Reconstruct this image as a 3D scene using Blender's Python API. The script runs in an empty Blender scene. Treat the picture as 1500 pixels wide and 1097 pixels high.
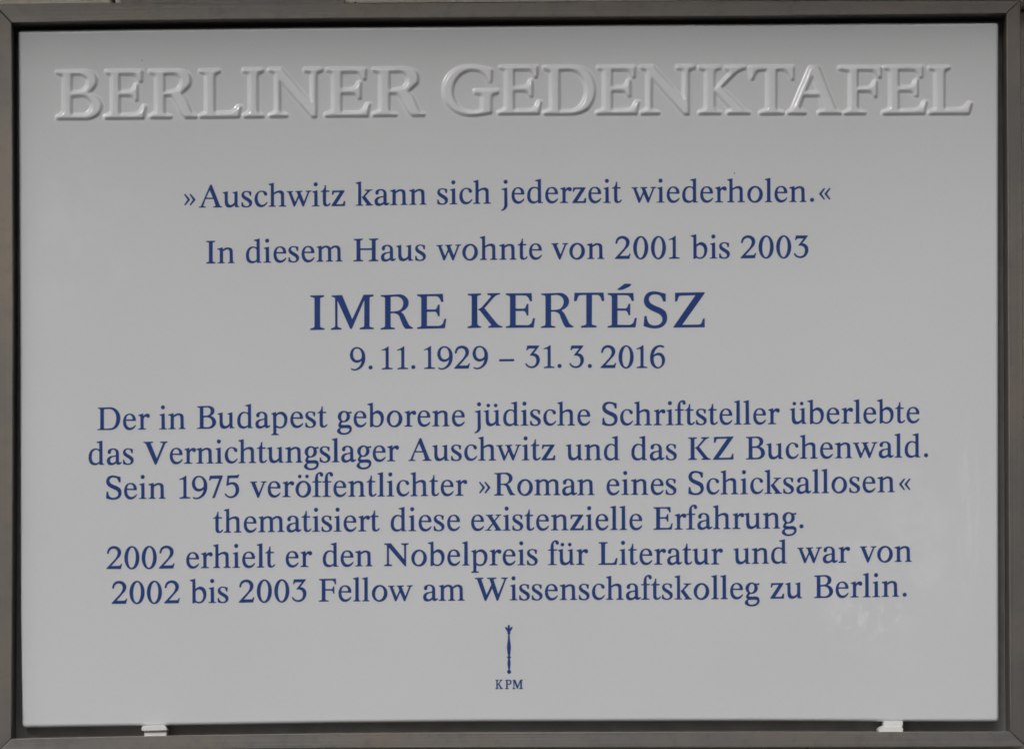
import bpy, math, random
import numpy as np
from mathutils import Matrix, Vector
from mathutils.geometry import tessellate_polygon

scene = bpy.context.scene
R_ = math.radians

# ------------------------------------------------------------------ camera
CAM_D, LENS, SW = 2.0, 115.0, 36.0
SH = SW * 748 / 1024.0
PITCH, YAW, ROLL = -0.020083976800401044, 0.01382121625241711, 0.0042560435387164
SHIFT_X, SHIFT_Y = 0.04546164839502193, 0.5466032040250072      # the photographer stood below, verticals kept upright
CAM_POS = np.array([0.0, -CAM_D, -0.30])
def _rot(p, y, r):
    cx, sx = math.cos(p), math.sin(p); cy, sy = math.cos(y), math.sin(y); cr, sr = math.cos(r), math.sin(r)
    return (np.array([[cy, -sy, 0], [sy, cy, 0], [0, 0, 1]]) @ np.array([[1, 0, 0], [0, cx, -sx], [0, sx, cx]])
            @ np.array([[cr, 0, sr], [0, 1, 0], [-sr, 0, cr]]))
CAM_M = _rot(PITCH, YAW, ROLL)
cam_data = bpy.data.cameras.new("camera")
cam = bpy.data.objects.new("camera", cam_data)
scene.collection.objects.link(cam)
cam_data.sensor_fit = 'HORIZONTAL'; cam_data.sensor_width = SW; cam_data.lens = LENS
cam_data.shift_x = SHIFT_X; cam_data.shift_y = SHIFT_Y
cam_data.clip_start = 0.05; cam_data.clip_end = 200.0
cam.matrix_world = Matrix([list(CAM_M[i][[0]]) + [CAM_M[i][2]] + [-CAM_M[i][1]] + [CAM_POS[i]] for i in range(3)] + [[0, 0, 0, 1]])
scene.camera = cam

# ------------------------------------------------------------------ daylight (overcast)
SUN_EL, SUN_AZ = R_(29), R_(-30)          # azimuth measured from straight in front of the wall, negative = left
GROUND = (1.45, 1.44, 1.44)            # light thrown back by the street below
FRONTS = (1.6, 1.55, 1.5)
ROOF, AHEAD = (0.44, 0.34), (-0.45, -0.68)
OVERCAST = (2.9, 3.6)
world = bpy.data.worlds.new("World"); scene.world = world
world.use_nodes = True
wn, wl = world.node_tree.nodes, world.node_tree.links
wn.clear()
sky = wn.new('ShaderNodeTexSky'); sky.sky_type = 'NISHITA'; sky.sun_disc = False
sky.sun_elevation = SUN_EL; sky.sun_rotation = math.pi + SUN_AZ * -1
sky.air_density = 1.0; sky.dust_density = 4.0; sky.ozone_density = 1.0
hs = wn.new('ShaderNodeHueSaturation'); hs.inputs['Saturation'].default_value = 0.10
bg = wn.new('ShaderNodeBackground'); bg.inputs['Strength'].default_value = 0.068
wo = wn.new('ShaderNodeOutputWorld')
# overcast: the cloud deck is brighter overhead than towards the horizon
wt = wn.new('ShaderNodeTexCoord'); wsep = wn.new('ShaderNodeSeparateXYZ'); wr = wn.new('ShaderNodeMapRange')
wr.inputs['From Min'].default_value = -0.1; wr.inputs['From Max'].default_value = 1.0
wr.inputs['To Min'].default_value = OVERCAST[0]; wr.inputs['To Max'].default_value = OVERCAST[1]
wm = wn.new('ShaderNodeMix'); wm.data_type = 'RGBA'; wm.blend_type = 'MULTIPLY'; wm.inputs[0].default_value = 1.0
wl.new(wt.outputs['Generated'], wsep.inputs[0]); wl.new(wsep.outputs[2], wr.inputs['Value'])
wl.new(wr.outputs[0], wm.inputs[7]); wl.new(sky.outputs[0], wm.inputs[6])
wg = wn.new('ShaderNodeMapRange'); wg.inputs['From Min'].default_value = 0.02; wg.inputs['From Max'].default_value = -0.10
wl.new(wsep.outputs[2], wg.inputs['Value'])
wx = wn.new('ShaderNodeMix'); wx.data_type = 'RGBA'; wx.inputs[7].default_value = (*GROUND, 1)
wl.new(wg.outputs[0], wx.inputs[0])
# the house fronts across the street shut out the low sky straight ahead
def wramp(src, a, b):
    n = wn.new('ShaderNodeMapRange'); n.interpolation_type = 'SMOOTHSTEP'
    n.inputs['From Min'].default_value = a; n.inputs['From Max'].default_value = b
    wl.new(src, n.inputs['Value']); return n.outputs[0]
low = wramp(wsep.outputs[2], *ROOF); ahead = wramp(wsep.outputs[1], *AHEAD)
wf = wn.new('ShaderNodeMath'); wf.operation = 'MULTIPLY'; wl.new(low, wf.inputs[0]); wl.new(ahead, wf.inputs[1])
wy = wn.new('ShaderNodeMix'); wy.data_type = 'RGBA'; wy.inputs[7].default_value = (*FRONTS, 1)
wl.new(wf.outputs[0], wy.inputs[0]); wl.new(wm.outputs[2], wy.inputs[6]); wl.new(wy.outputs[2], wx.inputs[6])
wl.new(wx.outputs[2], hs.inputs['Color']); wl.new(hs.outputs[0], bg.inputs[0]); wl.new(bg.outputs[0], wo.inputs[0])
sd = bpy.data.lights.new("sun", 'SUN'); sd.energy = 1.0; sd.angle = R_(9); sd.color = (1.0, 0.985, 0.965)
sun = bpy.data.objects.new("sun", sd); scene.collection.objects.link(sun)
sun_dir = Vector((math.sin(SUN_AZ) * math.cos(SUN_EL), -math.cos(SUN_AZ) * math.cos(SUN_EL), math.sin(SUN_EL)))
sun.rotation_euler = sun_dir.to_track_quat('Z', 'Y').to_euler()
sun.location = (-1, -3, 3)
vs = scene.view_settings
scene.display_settings.display_device = 'sRGB'
vs.view_transform = 'Standard'; vs.look = 'None'; vs.gamma = 1.0; vs.use_curve_mapping = False
vs.exposure = -0.70
scene.cycles.filter_width = 1.7
scene.cycles.max_bounces = 8

# ------------------------------------------------------------------ helpers
def at(px, Y=0.0):
    """points on the plane y = Y seen at photograph coordinates px (n,2)"""
    px = np.atleast_2d(np.asarray(px, float))
    u = (px[:, 0] / 1500.0 - 0.5 + SHIFT_X) * SW / LENS
    v = ((0.5 - px[:, 1] / 1097.0) * SH + SHIFT_Y * SW) / LENS
    d = np.stack([u, np.ones(len(px)), v], 1) @ CAM_M.T
    t = (Y - CAM_POS[1]) / d[:, 1]
    return CAM_POS + d * t[:, None]

def mesh_obj(name, verts, faces, mat, parent=None, smooth=False):
    me = bpy.data.meshes.new(name)
    me.from_pydata([tuple(map(float, v)) for v in verts], [], [tuple(map(int, f)) for f in faces])
    me.validate(); me.update()
    if mat: me.materials.append(mat)
    if smooth: me.polygons.foreach_set('use_smooth', [True] * len(me.polygons))
    o = bpy.data.objects.new(name, me); scene.collection.objects.link(o)
    if parent: o.parent = parent
    return o

def grid_obj(name, V, quads, mat, parent=None):
    """V (n,3) float, quads (m,4) int -> smooth mesh, fast path"""
    me = bpy.data.meshes.new(name)
    me.vertices.add(len(V)); me.vertices.foreach_set('co', V.astype(np.float32).ravel())
    m = len(quads)
    me.loops.add(m * 4); me.loops.foreach_set('vertex_index', quads.astype(np.int32).ravel())
    me.polygons.add(m)
    me.polygons.foreach_set('loop_start', np.arange(m, dtype=np.int32) * 4)
    me.polygons.foreach_set('use_smooth', np.ones(m, dtype=bool))
    me.update(calc_edges=True); me.validate()
    me.materials.append(mat)
    o = bpy.data.objects.new(name, me); scene.collection.objects.link(o)
    if parent: o.parent = parent
    return o

def thing(name, label, cat, loc=(0, 0, 0), group=None):
    o = bpy.data.objects.new(name, None); scene.collection.objects.link(o)
    o.empty_display_size = 0.05
    o['label'] = label; o['category'] = cat
    if group: o['group'] = group
    return o

def nodes_of(name):
    m = bpy.data.materials.new(name); m.use_nodes = True
    nt = m.node_tree; b = nt.nodes['Principled BSDF']
    return m, nt, b
def N(nt, t, **kw):
    n = nt.nodes.new(t)
    for k, v in kw.items(): setattr(n, k, v)
    return n
def noise(nt, scale, detail=4, rough=0.55, vec=None, stretch=None):
    tc = N(nt, 'ShaderNodeTexCoord')
    src = tc.outputs['Object']
    if stretch:
        mp = N(nt, 'ShaderNodeMapping'); mp.inputs['Scale'].default_value = stretch
        nt.links.new(src, mp.inputs[0]); src = mp.outputs[0]
    n = N(nt, 'ShaderNodeTexNoise'); n.inputs['Scale'].default_value = scale
    n.inputs['Detail'].default_value = detail; n.inputs['Roughness'].default_value = rough
    nt.links.new(src, n.inputs['Vector'])
    return n.outputs['Fac']
def ramp(nt, fac, stops):
    r = N(nt, 'ShaderNodeValToRGB'); e = r.color_ramp.elements
    while len(e) < len(stops): e.new(0.5)
    for el, (p, c) in zip(e, stops):
        el.position = p; el.color = (c[0], c[1], c[2], 1) if not isinstance(c, (int, float)) else (c, c, c, 1)
    nt.links.new(fac, r.inputs[0]); return r.outputs[0]
def mix(nt, fac, a, b, blend='MIX'):
    m = N(nt, 'ShaderNodeMix'); m.data_type = 'RGBA'; m.blend_type = blend
    for sock, v in ((m.inputs[0], fac), (m.inputs[6], a), (m.inputs[7], b)):
        if isinstance(v, (int, float)): sock.default_value = v
        elif isinstance(v, tuple): sock.default_value = (*v, 1)
        else: nt.links.new(v, sock)
    return m.outputs[2]
def math_(nt, op, a, b=None, clamp=False):
    m = N(nt, 'ShaderNodeMath'); m.operation = op; m.use_clamp = clamp
    for s, v in ((m.inputs[0], a), (m.inputs[1], b)):
        if v is None: continue
        if isinstance(v, (int, float)): s.default_value = v
        else: nt.links.new(v, s)
    return m.outputs[0]
def bump(nt, b, h, strength, dist):
    n = N(nt, 'ShaderNodeBump'); n.inputs['Strength'].default_value = strength; n.inputs['Distance'].default_value = dist
    nt.links.new(h, n.inputs['Height']); nt.links.new(n.outputs[0], b.inputs['Normal'])

# ------------------------------------------------------------------ materials
def m_porcelain(name, lift=0.0):
    m, nt, b = nodes_of(name)
    def W(r, g, bl): return (r + lift, g + lift, bl + lift)
    n1 = noise(nt, 7.0, 3, 0.5)
    n2 = noise(nt, 420.0, 2, 0.5)
    c = ramp(nt, n1, [(0.3, W(0.728, 0.733, 0.742)), (0.7, W(0.756, 0.764, 0.776))])
    c = mix(nt, 0.2, c, ramp(nt, n2, [(0.35, W(0.718, 0.723, 0.732)), (0.65, W(0.766, 0.774, 0.786))]))
    # faint reflections painted into the colour as pale smears, right side; mottled patch left
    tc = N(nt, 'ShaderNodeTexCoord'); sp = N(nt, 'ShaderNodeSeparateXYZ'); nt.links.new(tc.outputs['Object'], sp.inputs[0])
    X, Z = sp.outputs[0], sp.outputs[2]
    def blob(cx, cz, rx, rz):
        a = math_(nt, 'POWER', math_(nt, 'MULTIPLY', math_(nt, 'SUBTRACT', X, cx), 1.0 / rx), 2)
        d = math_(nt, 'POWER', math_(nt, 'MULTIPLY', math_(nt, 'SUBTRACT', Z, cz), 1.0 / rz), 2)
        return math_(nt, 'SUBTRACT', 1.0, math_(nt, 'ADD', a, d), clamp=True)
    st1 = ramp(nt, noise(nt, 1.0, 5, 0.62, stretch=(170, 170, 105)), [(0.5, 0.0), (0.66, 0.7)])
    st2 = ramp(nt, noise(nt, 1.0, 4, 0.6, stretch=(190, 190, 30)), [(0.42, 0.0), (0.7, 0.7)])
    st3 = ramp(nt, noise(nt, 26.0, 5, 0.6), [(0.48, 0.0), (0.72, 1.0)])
    k1 = math_(nt, 'MULTIPLY', blob(REFLECTION_SMEARS[0][0], REFLECTION_SMEARS[0][1], 0.030, 0.017), st1)
    k2 = math_(nt, 'MULTIPLY', blob(REFLECTION_SMEARS[1][0], REFLECTION_SMEARS[1][1], 0.008, 0.062), st2)
    k3 = math_(nt, 'MULTIPLY', math_(nt, 'MULTIPLY', blob(REFLECTION_SMEARS[2][0], REFLECTION_SMEARS[2][1], 0.080, 0.085), st3), 0.6)
    k4 = math_(nt, 'MULTIPLY', math_(nt, 'MULTIPLY', blob(REFLECTION_SMEARS[3][0], REFLECTION_SMEARS[3][1], 0.050, 0.075), st3), 0.35)
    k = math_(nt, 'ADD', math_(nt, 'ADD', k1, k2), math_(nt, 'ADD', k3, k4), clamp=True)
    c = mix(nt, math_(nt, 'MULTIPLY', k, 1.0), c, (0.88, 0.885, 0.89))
    nt.links.new(c, b.inputs['Base Color'])
    nt.links.new(math_(nt, 'ADD', 0.055, math_(nt, 'MULTIPLY', k, 0.25)), b.inputs['Roughness'])
    b.inputs['IOR'].default_value = 1.62
    bump(nt, b, noise(nt, 14.0, 2, 0.45), 0.09, 0.004)
    return m
def m_ink(name, col, light):
    m, nt, b = nodes_of(name)
    n = noise(nt, 900.0, 2, 0.6); n2 = noise(nt, 60.0, 3, 0.5)
    f = math_(nt, 'ADD', math_(nt, 'MULTIPLY', n, 0.55), math_(nt, 'MULTIPLY', n2, 0.45))
    c = ramp(nt, f, [(0.3, col), (0.7, light)])
    nt.links.new(c, b.inputs['Base Color']); b.inputs['Roughness'].default_value = 0.15; b.inputs['IOR'].default_value = 1.5
    return m
def m_metal(name, stretch, base=(0.140, 0.131, 0.120), alt=(0.205, 0.189, 0.171)):
    m, nt, b = nodes_of(name)
    fine = noise(nt, 1.0, 3, 0.6, stretch=stretch)
    big = noise(nt, 9.0, 4, 0.6)
    spots = noise(nt, 120.0, 4, 0.7)
    f = math_(nt, 'ADD', math_(nt, 'MULTIPLY', fine, 0.4), math_(nt, 'MULTIPLY', big, 0.6))
    c = ramp(nt, f, [(0.32, base), (0.68, alt)])
    c = mix(nt, ramp(nt, big, [(0.42, 0.0), (0.66, 0.75)]), c, (0.225, 0.182, 0.142))
    c = mix(nt, ramp(nt, spots, [(0.5, 0.0), (0.72, 0.5)]), c, (0.13, 0.127, 0.124))
    nt.links.new(c, b.inputs['Base Color'])
    b.inputs['Metallic'].default_value = 0.5
    nt.links.new(math_(nt, 'ADD', 0.38, math_(nt, 'MULTIPLY', fine, 0.2)), b.inputs['Roughness'])
    bump(nt, b, fine, 0.25, 0.0006)
    return m
def m_stone():
    m, nt, b = nodes_of('shelly_limestone')
    big = noise(nt, 18.0, 5, 0.6); mid = noise(nt, 110.0, 5, 0.65)
    vo = N(nt, 'ShaderNodeTexVoronoi'); vo.inputs['Scale'].default_value = 260.0
    tc = N(nt, 'ShaderNodeTexCoord'); nt.links.new(tc.outputs['Object'], vo.inputs['Vector'])
    c = ramp(nt, mid, [(0.3, (0.66, 0.60, 0.52)), (0.55, (0.78, 0.72, 0.64)), (0.75, (0.85, 0.80, 0.72))])
    c = mix(nt, ramp(nt, big, [(0.4, 0.0), (0.7, 0.5)]), c, (0.72, 0.65, 0.56))
    pores = ramp(nt, vo.outputs['Distance'], [(0.06, 1.0), (0.16, 0.0)])
    pores = mix(nt, 1.0, pores, ramp(nt, mid, [(0.45, 0.0), (0.6, 1.0)]), 'MULTIPLY')
    c = mix(nt, pores, c, (0.10, 0.08, 0.06))
    nt.links.new(c, b.inputs['Base Color']); b.inputs['Roughness'].default_value = 0.9
    bump(nt, b, math_(nt, 'SUBTRACT', mid, pores), 0.6, 0.002)
    return m
def m_plain(name, col, rough, var=0.12, scale=60.0):
    m, nt, b = nodes_of(name)
    n = noise(nt, scale, 4, 0.6)
    c = ramp(nt, n, [(0.3, tuple(x * (1 - var) for x in col)), (0.7, tuple(min(1, x * (1 + var)) for x in col))])
    nt.links.new(c, b.inputs['Base Color']); b.inputs['Roughness'].default_value = rough
    return m
REFLECTION_SMEARS = [tuple(at([p])[0][[0, 2]]) for p in ((1272, 905), (1418, 745), (1270, 800), (115, 330))]
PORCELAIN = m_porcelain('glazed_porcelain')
RELIEF = m_porcelain('paler_porcelain', 0.095)   # paler base colour for the raised letters
INK = m_ink('cobalt_underglaze', (0.022, 0.054, 0.205), (0.042, 0.086, 0.275))
METAL_H = m_metal('patinated_brass_horizontal', (6, 900, 1500), (0.172, 0.164, 0.154), (0.270, 0.256, 0.238))  # base colour lightened to stand in for how the horizontal brushing reflects
METAL_V = m_metal('patinated_brass_vertical', (1500, 900, 6))
PANEL = m_plain('dark_back_panel', (0.34, 0.335, 0.33), 0.6)
WHITE_PLASTIC = m_plain('white_plastic', (0.82, 0.82, 0.80), 0.35, 0.03, 200)
STONE = m_stone()
SPECK = m_plain('dark_glaze_speck', (0.05, 0.045, 0.04), 0.3)

# ---- traced letter outlines
# raw traced outlines: name: (x0, ybase, units per pixel, [contours])
# contour: "x,y" corner, "x,yc" smooth; leading "~" = hole; "@cx,cy,rx,ry,lean" = ellipse
RAW = {
'A':(395,808,15,["640,325 660,308c 682,325 860,780 905,796 905,808 710,808 710,797 752,782c 762,765 722,630 722,622 538,622 490,770c 502,785c 548,797 548,808 395,808 395,798 430,787c 448,770","~632,425 706,597 553,597"]),
'u':(915,803,15,["915,480 1020,456 1022,640 1027,690c 1045,735c 1080,757c 1125,745c 1172,705 1175,515c 1160,497c 1130,492 1130,482 1235,456 1238,755 1250,778c 1280,790 1280,801 1187,803 1180,752 1140,785c 1085,808c 1035,808c 985,780c 963,720c 960,640 958,520 945,500c 915,492"]),
's':(207,800,15,["415,552 390,552 375,500c 350,475c 310,470c 270,485c 258,515c 275,550c 330,588c 390,628c 430,672c 437,715c 415,770c 370,800c 310,808c 250,800c 207,785 207,700 232,697 245,745c 275,775c 315,785c 360,772c 378,742c 370,708c 330,670c 275,635c 225,593c 207,545c 215,500c 250,465c 310,450c 360,455c 420,470"]),
'c':(495,800,15,["775,705 740,760c 690,795c 630,806c 560,783c 510,715c 495,630c 510,550c 560,480c 620,450c 680,452c 735,470c 763,500c 766,535c 745,555c 718,548c 702,525c 690,490c 650,470c 610,475c 575,515c 560,580c 562,645c 580,705c 615,745c 660,760c 710,745c 762,697"]),
'h':(805,790,15,["805,292 912,268 915,492 960,462c 1020,442c 1070,440c 1115,462c 1137,510c 1140,740 1146,765c 1185,776 1185,790 1030,790 1030,776 1068,765c 1076,740 1075,570 1070,520c 1045,490c 1005,485c 960,500c 917,525 917,740 923,765c 955,776 955,790 805,790 805,776 845,765c 853,740 853,350 845,322c 805,306"]),
'w':(-150,781,15,["-150,450 -15,447 -15,462 -50,471c -50,482 35,690 99,548 75,477 68,465c 40,460 40,447 190,443 190,460 152,468c 147,480 228,680 310,478 306,465c 265,460 265,445 388,440 388,455 352,465c 338,485 225,778 210,787c 195,778 115,590 30,778 15,787c 0,778 -108,488 -117,472c -150,465"]),
'i':(405,778,15,["@485,298,41,43,0","415,457 520,432 525,745 535,761c 568,766 568,778 405,778 405,766 445,761c 457,745 457,505 450,481c 415,468"]),
't':(600,775,15,["690,322 710,318 715,437 785,437 785,463 713,463 713,690 722,730c 745,746c 770,738c 800,708 815,716 790,756c 745,778c 700,778c 665,755c 650,710c 648,640 648,463 600,463 600,452 650,425c 678,380c"]),
'z':(838,772,15,["855,437 1120,435 1120,450 935,740 1060,738 1090,722c 1108,670 1135,672 1128,773 838,774 838,757 1025,470 910,470 885,482c 870,525 845,525"]),
'k':(92,763,15,["95,260 205,238 210,735 218,746c 250,751 250,763 92,763 92,751 135,746c 147,735 147,315 140,292c 95,276","226,577 255,560 345,455c 335,441c 290,433 290,419 455,417 455,432 397,450c 295,560 410,713c 435,740c 470,751 470,763 310,763 310,751 332,743c 325,722 235,597"]),
'a':(508,757,15,["525,485c 535,445c 580,415c 650,405c 710,418c 750,455c 766,510c 768,690 778,712c 800,714c 825,700 830,715 800,747c 760,761c 728,752c 708,727 660,757c 590,770c 535,750c 508,690c 512,640c 540,602c 600,572c 703,555 705,520 698,465c 665,432c 625,430c 598,450c 590,490c 585,512c 560,522c 535,512c","~703,580 640,590c 590,617c 573,660c 585,705c 620,724c 660,715c 703,685"]),
'n':(850,748,15,["850,430 960,403 965,450 1000,428c 1050,408c 1100,408c 1155,430c 1180,480c 1185,700 1194,725c 1225,736 1225,748 1080,748 1080,736 1110,727c 1120,700 1118,525 1110,470c 1080,445c 1040,450c 968,485 968,700 976,725c 1005,736 1005,748 850,748 850,736 890,727c 902,700 902,485 893,457c 850,444"]),
'j':(135,710,15,["@235,235,41,42,0","145,392 265,366 272,700 268,770c 240,825c 190,860c 145,872 135,856 170,835c 198,795c 208,730c 208,445 200,416c 145,403"]),
'e':(362,710,15,["640,620 610,670c 560,707c 505,720c 440,705c 385,645c 362,550c 375,460c 420,390c 500,361c 560,370c 610,410c 635,470c 635,518 420,512 426,570c 450,630c 500,668c 545,668c 590,645c 630,610","~422,488 435,430c 465,392c 500,384c 540,400c 565,440c 572,488"]),
'd':(705,710,15,["880,212 1002,184 1005,665 1012,690c 1045,698 1045,710 948,713 938,677 905,702c 850,720c 810,718c 750,690c 712,620c 705,550c 720,460c 765,390c 830,358c 890,360c 940,378 940,260 930,236c 880,226","~940,430 915,395c 880,381c 830,390c 790,430c 770,510c 770,580c 790,640c 830,672c 870,677c 910,667c 940,642"]),
'm':(355,722,15,["360,397 460,373 465,418 500,390c 550,375c 600,378c 640,398c 665,425 700,395c 760,375c 810,378c 855,405c 878,460c 882,670 890,697c 925,710 925,722 775,722 775,710 810,697c 818,670 815,490 805,440c 775,415c 735,420c 672,455 675,670 682,697c 715,710 715,722 565,722 565,710 600,697c 610,670 607,480 597,435c 565,412c 525,420c 468,455 467,670 475,697c 505,710 505,722 355,722 355,710 392,697c 403,670 403,450 393,421c 360,409"]),
'v':(120,738,15,["120,393 270,390 270,407 232,415c 230,428 315,640 405,428 400,412c 360,407 360,393 482,390 482,405 446,415c 433,435 315,735 297,748c 280,735 153,428 147,412c 120,407"]),
'o':(968,690,15,["@1137,521,169,183,0","~@1134,520,99,150,-0.07"]),
'r':(262,693,15,["268,375 372,346 378,405 410,368c 455,350c 495,355c 515,390c 508,425c 480,437c 455,430c 440,412c 415,410c 395,430c 380,460 380,640 390,670c 435,681 435,693 262,693 262,681 305,668c 317,640 315,435 305,402c 268,389"]),
'l':(1352,690,15,["1352,187 1467,161 1470,650 1478,668c 1510,679 1510,690 1352,690 1352,679 1388,668c 1400,650 1400,240 1392,212c 1352,201"]),
'b':(725,675,15,["725,174 840,147 845,375 890,340c 940,320c 1000,330c 1050,370c 1080,440c 1082,510c 1060,590c 1010,655c 945,682c 885,677c 848,660 805,682c 785,682 783,655 783,230 775,204c 725,189","~848,420 890,385c 940,378c 985,405c 1015,465c 1020,540c 1005,600c 975,640c 930,655c 880,645c 848,615"]),
'g':(58,675,15,["@207,444,132,123,0","255,335 300,347c 340,345c 370,333 376,372 335,374c 300,385","130,540 180,560 152,590c 142,612c 155,628 230,632c 310,630c 355,650c 378,700c 370,760c 320,815c 250,838c 170,840c 100,815c 60,775c 65,740c 90,707c 130,683 95,660c 87,630c 100,590c","~@207,445,63,99,-0.08","~140,699 220,692 290,696c 325,707c 332,730c 315,770c 265,800c 210,808c 155,795c 128,760c 125,725c"]),
'p':(35,685,15,["35,372 132,341 137,390 180,355c 230,338c 290,345c 345,385c 380,450c 382,520c 365,600c 320,665c 260,695c 200,695c 140,677 140,800 150,817c 195,828 195,845 35,847 35,830 70,817c 78,800 75,425 65,396c 35,384","~138,435 180,395c 225,385c 275,405c 308,455c 320,520c 310,590c 285,645c 240,665c 190,660c 138,630"]),
'f':(845,718,15,["845,385 899,376 903,310c 920,240c 960,195c 1010,178c 1055,190c 1075,225c 1070,262c 1045,271c 1018,258c 1010,228c 988,208c 967,235c 961,300c 965,378 1035,378 1035,402 967,402 967,680 975,697c 1030,708 1030,719 845,719 845,708 893,697c 903,680 902,402 845,402"]),
'x':(455,705,15,["475,362 630,360 630,375 602,382c 607,398 660,480 730,397 726,380c 690,375 690,360 808,357 808,372 767,385c 675,500 775,655 797,685c 818,693 818,705 665,705 665,693 690,685c 692,670 630,570 547,667 545,682c 590,693 590,705 455,705 455,693 505,680c 615,545 520,400 500,382c 475,375"]),
'D':(115,671,15,["130,183 390,178 470,190c 555,250c 608,350c 615,430c 590,540c 530,625c 440,666c 390,672 115,672 115,659 165,650c 179,625 180,240 171,212c 130,199","~255,215 370,208 440,225c 500,285c 528,370c 528,470c 505,560c 460,620c 380,642c 265,645 255,632"]),
'I':(65,1021,15,["70,270 365,265 365,295 300,312c 280,350 280,930 300,972c 375,993 375,1018 65,1024 65,1000 140,976c 162,935 162,350 145,312c 70,296"]),
'H':(118,715,15,["125,227 320,222 320,242 277,254c 265,280 265,435 520,435 520,280 508,254c 460,244 460,225 660,220 660,240 612,252c 600,280 600,660 612,685c 660,698 660,715 455,715 455,699 508,686c 522,660 522,468 268,468 268,660 280,685c 325,698 325,715 118,715 118,699 173,686c 187,660 185,280 173,256c 125,246"]),
'B':(55,717,15,["60,228 290,220 350,228c 415,270c 433,325c 415,390c 345,441 410,470c 455,520c 470,585c 450,645c 390,700c 310,718 55,718 55,704 105,694c 118,670 118,285 108,257c 60,244","~190,252 270,248 320,262c 350,300c 355,350c 335,400c 280,433c 190,438","~195,468 270,465 330,480c 375,530c 390,590c 375,645c 330,680c 270,690 205,684 195,670"]),
'V':(80,744,15,["80,258 285,255 285,272 238,285c 238,303 370,625 505,303 498,285c 445,272 445,258 605,255 605,272 565,286c 548,310 365,745 345,758c 325,745 133,303 122,287c 80,275"]),
'K':(75,1021,15,["80,275 365,270 365,298 300,313c 282,350 285,930 305,972c 365,993 365,1018 75,1024 75,1000 145,977c 165,935 165,350 148,314c 80,301","300,622 380,580 585,345 577,313c 510,296 510,270 780,265 780,290 705,310c 630,370 440,590 680,890 750,963c 835,997 835,1016 530,1020 530,994 588,976c 575,935 345,645"]),
'Z':(700,1043,15,["735,285 1382,275 1380,295 885,990 1250,985 1315,950c 1352,850 1380,850 1382,1038 700,1045 700,1030 1185,335 870,342 808,372c 775,470 735,475"]),
'R':(115,1003,15,["118,260 480,247 570,250c 660,295c 715,370c 725,440c 705,510c 650,575c 555,625 610,680c 690,830c 750,935c 820,977 820,997 660,1001 620,950c 560,820c 500,690c 430,658c 330,655 330,930 348,967c 425,983 425,1004 115,1009 115,985 185,966c 212,925 212,330 190,296c 118,281","~330,295 440,285 530,305c 600,375c 612,440c 595,520c 540,590c 450,615c 330,620"]),
'E':(920,1015,15,["920,265 1480,262 1490,433 1450,437 1420,370c 1370,317c 1290,305 1130,303 1130,600 1310,602 1352,570c 1378,500 1410,497 1410,745 1378,748 1352,680c 1310,645c 1130,645 1130,960 1390,965 1450,945c 1490,900c 1518,812 1555,812 1525,1012 920,1017 920,992 988,976c 1010,940 1010,350 985,312c 920,291"]),
'N':(120,736,15,["125,243 265,240 560,595 560,300 547,276c 495,263 495,245 655,243 655,260 612,273c 598,300 598,738 586,748 573,740 224,333 222,670 232,700c 290,717 290,737 120,737 120,719 170,702c 183,675 183,305 168,277c 125,263"]),
'L':(102,737,15,["110,245 300,243 300,262 256,273c 243,298 243,705 400,705 455,680c 490,595 515,595 495,737 102,738 102,723 152,712c 165,690 163,298 151,273c 110,263"]),
'F':(110,763,15,["115,272 480,268 485,385 462,390 440,330c 400,302c 248,302 250,495 395,495 415,475c 425,435 445,435 445,595 430,595 415,550c 390,525c 250,522 250,705 263,737c 320,747 320,764 110,765 110,749 160,737c 175,710 175,325 160,301c 115,290"]),
'W':(90,737,15,["92,245 270,242 270,262 232,272c 230,288 345,620 450,393 415,287 405,272c 358,262 358,245 555,243 555,262 503,272c 494,288 600,605 735,293 727,276c 668,262 668,245 808,243 808,260 778,270c 763,295 600,735 580,748c 562,735 467,475 340,735 320,748c 300,735 143,293 132,273c 92,262"]),
'M':(525,1014,15,["540,268 765,262 990,795 1240,258 1455,258 1455,288 1385,302c 1367,335 1367,925 1385,967c 1462,987 1462,1010 1155,1013 1155,987 1233,967c 1255,925 1258,375 1250,375 985,985 960,1005c 940,985 668,380 662,380 662,920 682,967c 752,991 752,1015 525,1018 525,991 595,970c 618,925 615,340 600,309c 540,294"]),
'T':(1065,1016,15,["1075,258 1708,255 1725,432 1675,438 1650,360c 1605,308c 1540,300 1455,300 1452,925 1470,962c 1558,984 1558,1015 1220,1018 1220,987 1310,966c 1335,925 1335,300 1210,303 1152,335c 1115,435 1065,438"]),
'S':(45,1045,15,["525,475 470,475 440,390c 395,340c 310,318c 230,325c 170,370c 155,440c 190,510c 290,570c 420,625c 520,700c 555,800c 545,910c 490,1000c 400,1050c 290,1065c 180,1055c 45,1015 60,800 105,797 120,880c 160,960c 230,1000c 310,1005c 400,975c 455,900c 450,830c 410,770c 310,715c 180,650c 85,570c 50,480c 60,390c 120,300c 220,260c 330,262c 430,285c 525,310"]),
'P':(115,1003,15,["118,260 480,247 570,250c 660,295c 715,370c 725,450c 700,530c 640,595c 540,632c 330,645 330,930 348,967c 425,983 425,1004 115,1009 115,985 185,966c 212,925 212,330 190,296c 118,281","~330,295 440,285 530,305c 600,375c 612,440c 595,520c 540,580c 450,605c 330,610"]),
'acute':(605,1045,15,["815,210 980,88 1115,90 1112,108c 1000,185c 900,220c 820,219"]),
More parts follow.
